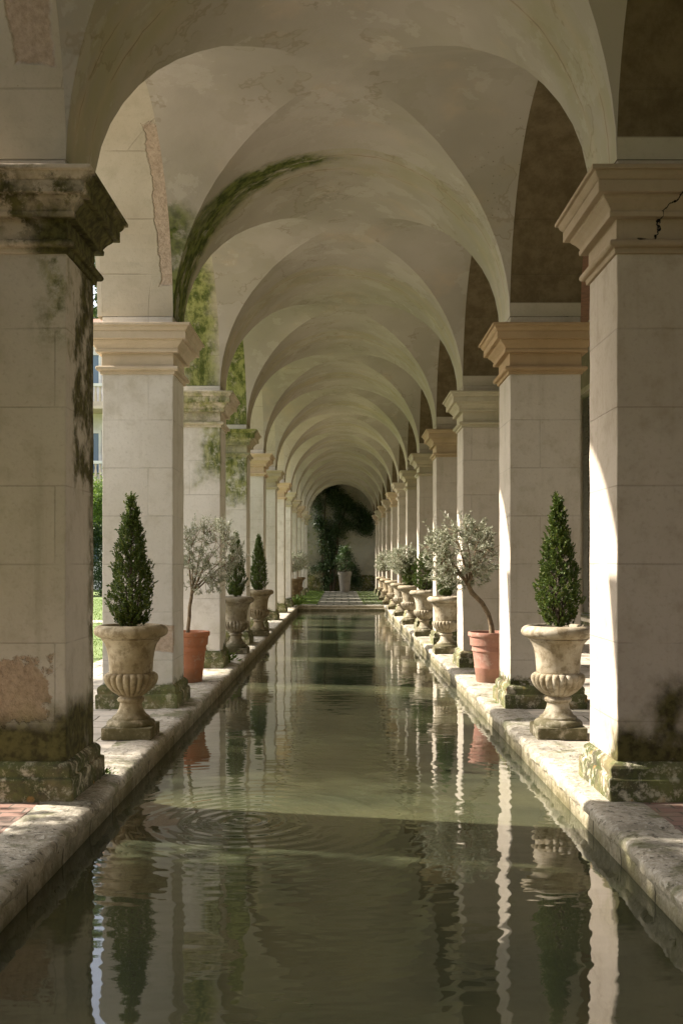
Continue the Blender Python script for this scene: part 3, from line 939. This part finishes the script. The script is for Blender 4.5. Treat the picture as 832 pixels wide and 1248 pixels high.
# ------------------------------------------------------------ olives
def make_olive(label, loc, trunk, rad, cc, cr, seed, limbs=9, twigs=150, leaves=26, group="olive trees in pots and urns", lsize=1.0):
    t = thing("olive_tree", label, "olive tree", loc, 0, group)
    r = random.Random(seed); rn = np.random.default_rng(seed)
    wood = MB(); wood.tube(trunk, rad, 8)
    top = Vector(trunk[-1]); C = Vector(cc); R = Vector(cr)
    nodes = []
    for k in range(limbs):
        a = 2 * math.pi * (k + r.uniform(-.3, .3)) / limbs; e = r.uniform(-.35, 1.0)
        d = Vector((math.cos(a) * math.cos(e), math.sin(a) * math.cos(e), math.sin(e)))
        end = C + Vector((d.x * R.x, d.y * R.y, d.z * R.z)) * r.uniform(.6, .85)
        st = top.lerp(Vector(trunk[-2]), r.uniform(0, .35))
        mid = st.lerp(end, .45) + Vector((r.uniform(-.05,.05), r.uniform(-.05,.05), r.uniform(.0,.06)))
        pts = []
        for s in range(7):
            u = s / 6
            p = st * (1-u)**2 + mid * 2*u*(1-u) + end * u*u + Vector((r.uniform(-1,1), r.uniform(-1,1), r.uniform(-1,1))) * .012
            pts.append(p)
        r0 = rad[-1] * .62
        wood.tube(pts, [r0 * (1 - .8 * s / 6) for s in range(7)], 5)
        nodes += pts[2:]
    P = []; D = []
    for k in range(twigs):
        while True:
            q = Vector((r.uniform(-1,1), r.uniform(-1,1), r.uniform(-1,1)))
            if .25 < q.length < 1: break
        q = q.normalized() * (r.uniform(.55, 1.0))
        lump = 1 + .16 * math.sin(q.x * 5 + seed) * math.cos(q.z * 6 + q.y * 4)
        e = C + Vector((q.x * R.x, q.y * R.y, q.z * R.z)) * lump
        s = min(nodes, key=lambda p: (p - e).length + r.uniform(0, .06))
        out = (e - C).normalized() * .5 + Vector((0, 0, .55)) + Vector((r.uniform(-.5,.5), r.uniform(-.5,.5), r.uniform(-.3,.3)))
        tip = e + out.normalized() * r.uniform(.04, .12)
        mid = s.lerp(e, .6) + Vector((r.uniform(-.03,.03), r.uniform(-.03,.03), -.01))
        pts = [s, mid, e, tip]
        wood.tube(pts, [.0045, .0035, .0022, .0010], 4)
        L1 = (e - mid).length; L2 = (tip - e).length
        for q_ in range(leaves):
            u = r.random() ** .8 * (L1 * .8 + L2)
            if u < L2: p = tip.lerp(e, u / L2); ax = (tip - e).normalized()
            else: p = e.lerp(mid, (u - L2) / L1); ax = (e - mid).normalized()
            dd = ax * .8 + Vector((r.gauss(0,.6), r.gauss(0,.6), r.gauss(0,.6)))
            P.append(tuple(p)); D.append(tuple(dd))
    P = np.array(P); D = np.array(D); n = len(P)
    V = leaf_quads(P, D, rn.uniform(.030, .055, n) * lsize, rn.uniform(.008, .013, n) * lsize, rn, .15)
    wood.build("trunk", bark_mat, t, scale=1, smooth=60)
    leaf_object("crown", V, olive_leaf, t)
    return t
# left: slender stem, airy upright crown spreading to the right
ol1 = make_olive("slender upright olive with an airy silvery crown in the orange pot on the left", (-1.115, bay(2) - .02, FL + .33),
    [(-.01,0,-.02), (.0,.0,.12), (.015,.01,.26), (.02,.0,.40), (.045,-.01,.53), (.05,.0,.60)], [.030,.027,.026,.024,.024,.022],
    (.30, 0, 1.12), (.46, .42, .57), 4, 11, 235, 25, lsize=1.15)
ol2 = make_olive("gnarled olive with a wide crown leaning toward the pool from the pink pot", (1.085, bay(2) - .02, FL + .33),
    [(.02,0,-.02), (.01,.0,.14), (-.03,.01,.30), (-.12,.0,.46), (-.26,-.01,.60), (-.32,.0,.72)], [.040,.036,.033,.032,.034,.028],
    (-.40, 0, 1.14), (.59, .45, .51), 9, 12, 310, 27, lsize=1.25)
ol3 = make_olive("silvery round olive in the nearer of the two far left urns", urn_top(-1, 8),
    [(0,0,-.02),(.01,0,.1),(0,0,.2),(0,0,.26)], [.022,.02,.02,.018], (0, 0, .62), (.48, .45, .38), 21, 8, 210, 24, lsize=1.6)
copy_thing(ol3, urn_top(-1, 9), "silvery round olive in the farther of the two far left urns", 1.7, 1.15)
copy_thing(ol3, urn_top(1, 8), "dark rounded olive in the eighth bay urn on the right", .7, 1.1)
copy_thing(ol3, urn_top(1, 6), "thin olive in the sixth bay urn on the right", 2.4, 1.05)
copy_thing(ol3, (urn_at[(1,5)][0] - .05, urn_at[(1,5)][1] + .1, URNZ), "silvery olive beside the dark shrub in the fifth bay urn on the right", 4.0, 1.05)
copy_thing(ol3, urn_top(1, 9), "tiny distant olive in the ninth bay urn on the right", 3.3, .85)

# ------------------------------------------------------------ far end: grass strips, potted shrub, climbing vine
r = np.random.default_rng(3)
def grass_patch(name, x0, x1, y0, y1, n, h, label, z0=0.0):
    P = np.stack([r.uniform(x0, x1, n), r.uniform(y0, y1, n), np.full(n, z0)], 1) * U
    D = np.stack([r.normal(size=n) * .35, r.normal(size=n) * .35, np.ones(n)], 1)
    V = leaf_quads(P, D, r.uniform(h*.5, h, n), r.uniform(.010, .02, n), r, .1)
    o = leaf_object(name, V, grass_leaf, None)
    return stuff(o, label, "grass")
grass_patch("grass", -1.02, -.52, pyf + .5, 32.2, 9000, .07, "strip of green grass left of the paving beyond the pool")
grass_patch("grass", .45, 1.0, pyf + .5, 32.2, 5000, .04, "thin strip of grass right of the paving beyond the pool")
grass_patch("grass", -6.5, -2.2, 9, 26, 26000, .07, "lawn grass outside the left side of the arcade", LZ)

planter_mat = simple("pale_clay", (.24,.22,.185), (.17,.155,.125), 5, .85, .004)
pot = thing("clay_planter", "pale clay planter standing against the end wall", "planter", (.10, 31.2, FL))
m = MB(); R_, H_ = .20, .62
m.lathe([(.12, 0), (.135, 0), (.185, H_*.80), (.188, H_*.82)], 32); m.build("body", planter_mat, pot, smooth=40)
m = MB(); m.lathe([(.187, H_*.82), (.205, H_*.83), (.212, H_*.97), (.205, H_), (.185, H_), (.175, H_*.9)], 32); m.build("rim", planter_mat, pot, smooth=40)
m = MB(); m.lathe([(.178, H_*.92), (.0005, H_*.94)], 24); m.build("soil", soil_mat, pot)

def leafy(name, label, cat, loc, blobs, trunk_paths, mat, lmat, seed, per, lsize, group=None):
    """blobs in modules relative to loc: (x, y, z, rx, ry, rz)"""
    t = thing(name, label, cat, loc, 0, group)
    rr = np.random.default_rng(seed)
    Vs = []
    m = MB()
    for (pts, rad) in trunk_paths: m.tube(pts, rad, 7)
    for (bx, by, bz, rx, ry, rz) in blobs:
        vol = (rx * ry * rz) ** (1/3.)
        ncl = max(5, int(per * 30 * (vol ** 2) / .04))
        q = rr.normal(size=(ncl, 3)); q /= np.linalg.norm(q, axis=1, keepdims=True); q *= rr.uniform(.35, 1.05, (ncl, 1))
        lum = 1 + .22 * np.sin(q[:, :1] * 6 + seed) * np.cos(q[:, 2:] * 7)
        Cc = np.array([bx, by, bz]) + q * lum * np.array([rx, ry, rz])
        k = 16
        P = np.repeat(Cc, k, 0) * U + rr.normal(size=(ncl * k, 3)) * lsize * 1.1
        D = np.repeat(q, k, 0) * .6 + rr.normal(size=(ncl * k, 3)) * .8 + np.array([0, 0, .25])
        Vs.append(leaf_quads(P, D, rr.uniform(.6, 1.1, ncl * k) * lsize, rr.uniform(.4, .6, ncl * k) * lsize, rr, .2))
    m.build("trunk", mat, t)
    leaf_object("crown", np.vstack(Vs), lmat, t)
    return t
shb = []
rs = random.Random(8)
for k in range(16):
    hh = rs.random(); a = rs.uniform(0, 6.28); rad_ = .34 * (1 - hh * .75) * rs.random() ** .4
    shb.append((rad_ * math.cos(a), rad_ * math.sin(a) * .7, .10 + hh * .62, .12, .12, .11))
leafy("shrub", "pointed dark green shrub growing in the pale clay planter", "shrub", (.10, 31.2, FL + H_*.93), shb,
      [([(0,0,0),(0,0,.3),(.02,0,.6)], [.02,.015,.006])] + [([(0,0,.02),(.15*math.cos(a),.12*math.sin(a),.2),(.26*math.cos(a),.2*math.sin(a),.38)], [.012,.01,.004]) for a in (0,1.3,2.5,3.8,5.)],
      darkbark_mat, hedge_leaf, 31, 1.3, .08)
# vine: outline followed in photo pixels on the end wall plane
VY = YB - .05
vx = lambda px: (px - 417) * VY / 1267; vz = lambda pyy: (687 - pyy) * VY / 1267 + .86
vb = []
rs = random.Random(5)
def vine_line(pts, w, cnt):
    for k in range(cnt):
        u = rs.random() * (len(pts) - 1); i = int(u); f = u - i
        px_ = pts[i][0] * (1-f) + pts[i+1][0] * f + rs.gauss(0, w); py_ = pts[i][1] * (1-f) + pts[i+1][1] * f + rs.gauss(0, w)
        s_ = rs.uniform(.6, 1.2) * .085
        vb.append((vx(px_), -rs.uniform(.0, .12), vz(py_) - 0, s_ * 1.3, s_, s_ * 1.1))
vine_line([(400,592),(395,604),(390,616),(388,632),(392,645)], 3.0, 26)
vine_line([(400,592),(412,606),(424,614),(436,622),(446,632),(450,643),(446,650)], 3.5, 105)
vine_line([(405,606),(412,622),(416,640),(430,640),(444,648)], 3.2, 34)
vine_line([(412,640),(404,655),(402,672),(404,690)], 5.4, 70)
vine_line([(398,690),(400,705),(406,716)], 5.0, 26)
vine_line([(387,697),(396,690)], 2.5, 8)
vine_line([(432,680),(432,700),(436,715)], 3.2, 18)
leafy("climbing_vine", "dark climbing vine arching over the stained end wall", "vine", (0, VY, 0), vb,
      [([(vx(404),-.1,0),(vx(404),-.05,vz(690)),(vx(399),-.03,vz(660)),(vx(396),-.03,vz(635)),(vx(398),-.03,vz(600))], [.05,.04,.03,.025,.01]),
       ([(vx(407),-.12,0),(vx(410),-.05,vz(680)),(vx(414),-.03,vz(640)),(vx(424),-.03,vz(618)),(vx(446),-.03,vz(632))], [.045,.04,.03,.02,.008]),
       ([(vx(395),-.1,0),(vx(394),-.05,vz(690)),(vx(392),-.03,vz(650))], [.03,.025,.012])],
      darkbark_mat, vine_leaf, 17, 1.0, .10)

# small weeds by the walkway
def weed(label, loc, s, seed):
    rr = np.random.default_rng(seed); n = int(90 * s / .1)
    P = rr.normal(size=(n, 3)) * np.array([.35, .35, .0]) * s + np.array([0, 0, .0]); P[:, 2] = np.abs(rr.normal(size=n)) * s * .35
    D = P * np.array([1.2, 1.2, .6]) + np.array([0, 0, .35]) * s + rr.normal(size=(n, 3)) * s * .25
    t = thing("weed", label, "weed", loc, 0, "small weeds on the walkways")
    leaf_object("leaves", leaf_quads(P, D, rr.uniform(.3, .6, n) * s, rr.uniform(.12, .2, n) * s, rr, .2), grass_leaf, t)
weed("tiny weed sprouting at the foot of the nearest left pier", (-.955, Z1 + T + .03, 0), .07, 1)
weed("leafy weed at the foot of the left pier behind the grey urn", (-1.0, py(2) + T - .1, .02), .20, 2)
weed("bright weed tuft in the left corner where the pool ends", (-.98, pyf + .05, 0), .34, 3)
weed("second weed tuft on the left grass strip behind the pool corner", (-.93, pyf + 1.2, 0), .30, 4)
weed("small weed at the foot of the second right pier", (.955, py(1) + .2, 0), .05, 6)

# ------------------------------------------------------------ garden to the left
def make_tree(name, label, loc, zc, rx, rz, seed, nleaf=7000, h=None, group="added shade trees in the garden", rzrot=0, lmat=None, lsize=.13):
    t = thing(name, label, "tree", loc, rzrot, group)
    rr = np.random.default_rng(seed); rd = random.Random(seed)
    m = MB()
    m.tube([(0,0,0),(.03,.02,zc*.4),(-.02,.03,zc*.75),(0,0,zc + rz*.5)], [.075,.062,.05,.02], 8)
    ncl = nleaf // 24
    q = rr.normal(size=(ncl, 3)); q /= np.linalg.norm(q, axis=1, keepdims=True); q *= rr.uniform(.3, 1.0, (ncl, 1)) ** .6
    lum = 1 + .2 * np.sin(q[:, :1] * 5 + seed) * np.cos(q[:, 2:] * 6 + q[:, 1:2] * 4)
    Cc = np.array([0, 0, zc]) + q * lum * np.array([rx, rx, rz])
    for j in range(0, ncl, max(1, ncl // 28)):
        c = Cc[j]; s = Vector((0, 0, zc - rz * rd.uniform(.3, .9)))
        m.tube([s, s.lerp(Vector(c), .5) + Vector((0, 0, .05)), Vector(c)], [.022, .014, .005], 5)
    P = np.repeat(Cc, 24, 0) * U + rr.normal(size=(ncl * 24, 3)) * .20
    D = rr.normal(size=(ncl * 24, 3)) + np.array([0, 0, -.1])
    V = leaf_quads(P, D, rr.uniform(.6, 1.1, ncl * 24) * lsize, rr.uniform(.35, .6, ncl * 24) * lsize, rr, .2)
    m.build("trunk", darkbark_mat, t)
    leaf_object("crown", V, lmat or tree_leaf, t)
    return t
GX = -4.8
def to_tree(x, y, z):
    """follow the sun ray from a lit point back to the row of trees"""
    k = (x - GX) / 2.42
    return y + .54 * k, z + 1.87 * k
crowns = [  # unseen trees added to shade water; y, crown centre height, crown radius, crown half height
 (6.55, 3.28, 1.2, .88), (8.15, 3.25, .72, .86), (10.3, 3.25, .95, .86), (12.7, 3.25, .95, .85), (15.1, 3.25, .95, .8),
]
for k, (yy, zc, rx, rz) in enumerate(crowns):
    make_tree("sun_blocker_tree",               ["widest low crowned shade tree of the added lawn row", "low crowned shade tree added behind the second bay", "low crowned shade tree added behind the third bay",
               "low crowned shade tree added behind the fourth bay", "small crowned shade tree added behind the fourth pier gap"][k],
              (GX, yy, LZ), zc, rx, rz, 40 + k, 10000, lsize=.17)

make_tree("sun_blocker_tree", "leafy shade tree added close outside the nearest bay, beside the nearest left pier", (-2.45, 3.1, LZ), 2.1, .86, 1.15, 90, 15000, lsize=.20)  # unseen, added to keep the sun off the nearest bay
make_tree("sun_blocker_tree", "leafy shade tree added outside the bay level with the viewer", (-2.6, .7, LZ), 2.2, .95, 1.2, 91, 12000, lsize=.20)  # unseen, added to dim the vault and piers near the viewer
# villa behind the lawn
vil = thing("villa", "white villa with balconies behind the hedge beyond the lawn", "villa", (-11.0, 36.0, LZ))
m = MB(); m.box(-6, 5.0, 0, 7, 0, 8.6); m.build("wall", villa_mat, vil)
m = MB(); m.add([(-6.4,-.4,8.605),(5.4,-.4,8.605),(5.4,7.4,8.605),(-6.4,7.4,8.605),(-3,3.5,10.2),(2,3.5,10.2)], [(0,3,2,1),(0,1,5,4),(1,2,5),(2,3,4,5),(3,0,4)]); m.build("roof", roof_mat, vil)
for zz in (1.0, 4.6):
    pass
for fl, (z0, z1) in enumerate(((.9, 2.7), (4.0, 5.4), (7.05, 8.1))):
    for k in range(6):
        xx = -5.2 + k * 1.85
        m = MB(); m.box(xx - .42, xx + .42, -.05, .04, z0, z1); wd = m.build("window", glass_mat, vil)
        m = MB(); m.box(xx - .5, xx - .425, -.09, .05, z0 - .08, z1 + .1); m.box(xx + .425, xx + .5, -.09, .05, z0 - .08, z1 + .1)
        m.box(xx - .424, xx + .424, -.09, .05, z1 + .002, z1 + .1); m.box(xx - .03, xx + .03, -.07, .0, z0, z1); m.build("frame", villa_mat, wd)
for (zb, hb) in ((3.75, .0), (6.35, .0)):
    m = MB(); m.box(-6.2, 5.2, -1.1, -.002, zb - .16, zb); m.box(-6.3, 5.3, -1.2, -.002, zb - .26, zb - .162)
    bal = m.build("balcony", villa_trim, vil)
    m = MB(); m.box(-6.2, 5.2, -1.12, -.98, zb + .50, zb + .60); m.build("handrail", villa_mat, bal)
    m = MB()
    for k in range(76):
        xx = -6.1 + k * .15
        m.lathe([(.03, zb + .005), (.045, zb + .12), (.05, zb + .2), (.025, zb + .36), (.04, zb + .49)], 8, c=(xx, -1.05, 0))
    b_ = m.build("balustrade", villa_trim, bal)
m = MB(); m.add([(-6.2,-1.6,2.62),(5.4,-1.6,2.62),(5.4,-.005,3.3),(-6.2,-.005,3.3),(-6.2,-1.6,2.52),(5.4,-1.6,2.52),(5.4,-.005,3.2),(-6.2,-.005,3.2)], [(0,1,2,3),(7,6,5,4),(0,4,5,1),(1,5,6,2),(2,6,7,3),(3,7,4,0)])
m.build("canopy", villa_mat, vil)

hb_ = []
rs = random.Random(2)
for k in range(54):
    hb_.append((rs.uniform(-3.2, 2.6), rs.uniform(-.5, .5), rs.uniform(.3, 2.3), .42, .42, .42))
leafy("hedge", "tall dark green hedge between the lawn and the villa", "hedge", (-6.6, 29.0, LZ), hb_, [([(k, 0, 0), (k, 0, 1.8)], [.06, .03]) for k in (-2.4, -1.2, 0, 1.2, 2.2)], darkbark_mat, hedge_leaf, 5, .35, .16)
lb_ = [(rs.uniform(-.9, .9), rs.uniform(-.4, .4), rs.uniform(2.2, 3.25), .3, .3, .25) for k in range(22)]
leafy("bush", "bright yellow green bush rising above the dark hedge", "bush", (-6.3, 27.6, LZ), lb_, [([(0,0,0),(.1,0,2.6)], [.05,.03])], darkbark_mat, grass_leaf, 9, .4, .15)
make_tree("garden_tree", "tall light leaved tree behind the villa", (-11.5, 47, LZ), 12.0, 3.6, 4.0, 77, 16000, group=None, lsize=.45)
far0 = make_tree("sun_blocker_tree", "nearest of the six low crowned shade trees added outside the far end of the arcade", (-3.2, 21.4, LZ), 2.35, .95, .8, 93, 9000, lsize=.17)  # unseen row added to shade the terrace and end wall
for k in range(5): copy_thing(far0, (-3.2, 23.4 + 2.1 * k, LZ), ["second","third","fourth","fifth","farthest"][k] + " of the six low crowned shade trees added outside the far end of the arcade", 1.1 * k + .7)
bounce_mat = simple("bounce_gravel", (.60,.565,.51), (.50,.465,.41), 60, .95, .02)
m = MB(); m.box(-16, -2.155, 2.4, 8.4, LZ - .05, LZ + .012); structure(m.build("light_bounce_court", bounce_mat))  # unseen pale ground added to bounce sunlight onto piers and vault
m = MB(); m.box(-12, -2.4, 15.6, 16.3, LZ - .05, LZ + .012); structure(m.build("path", frame_mat))
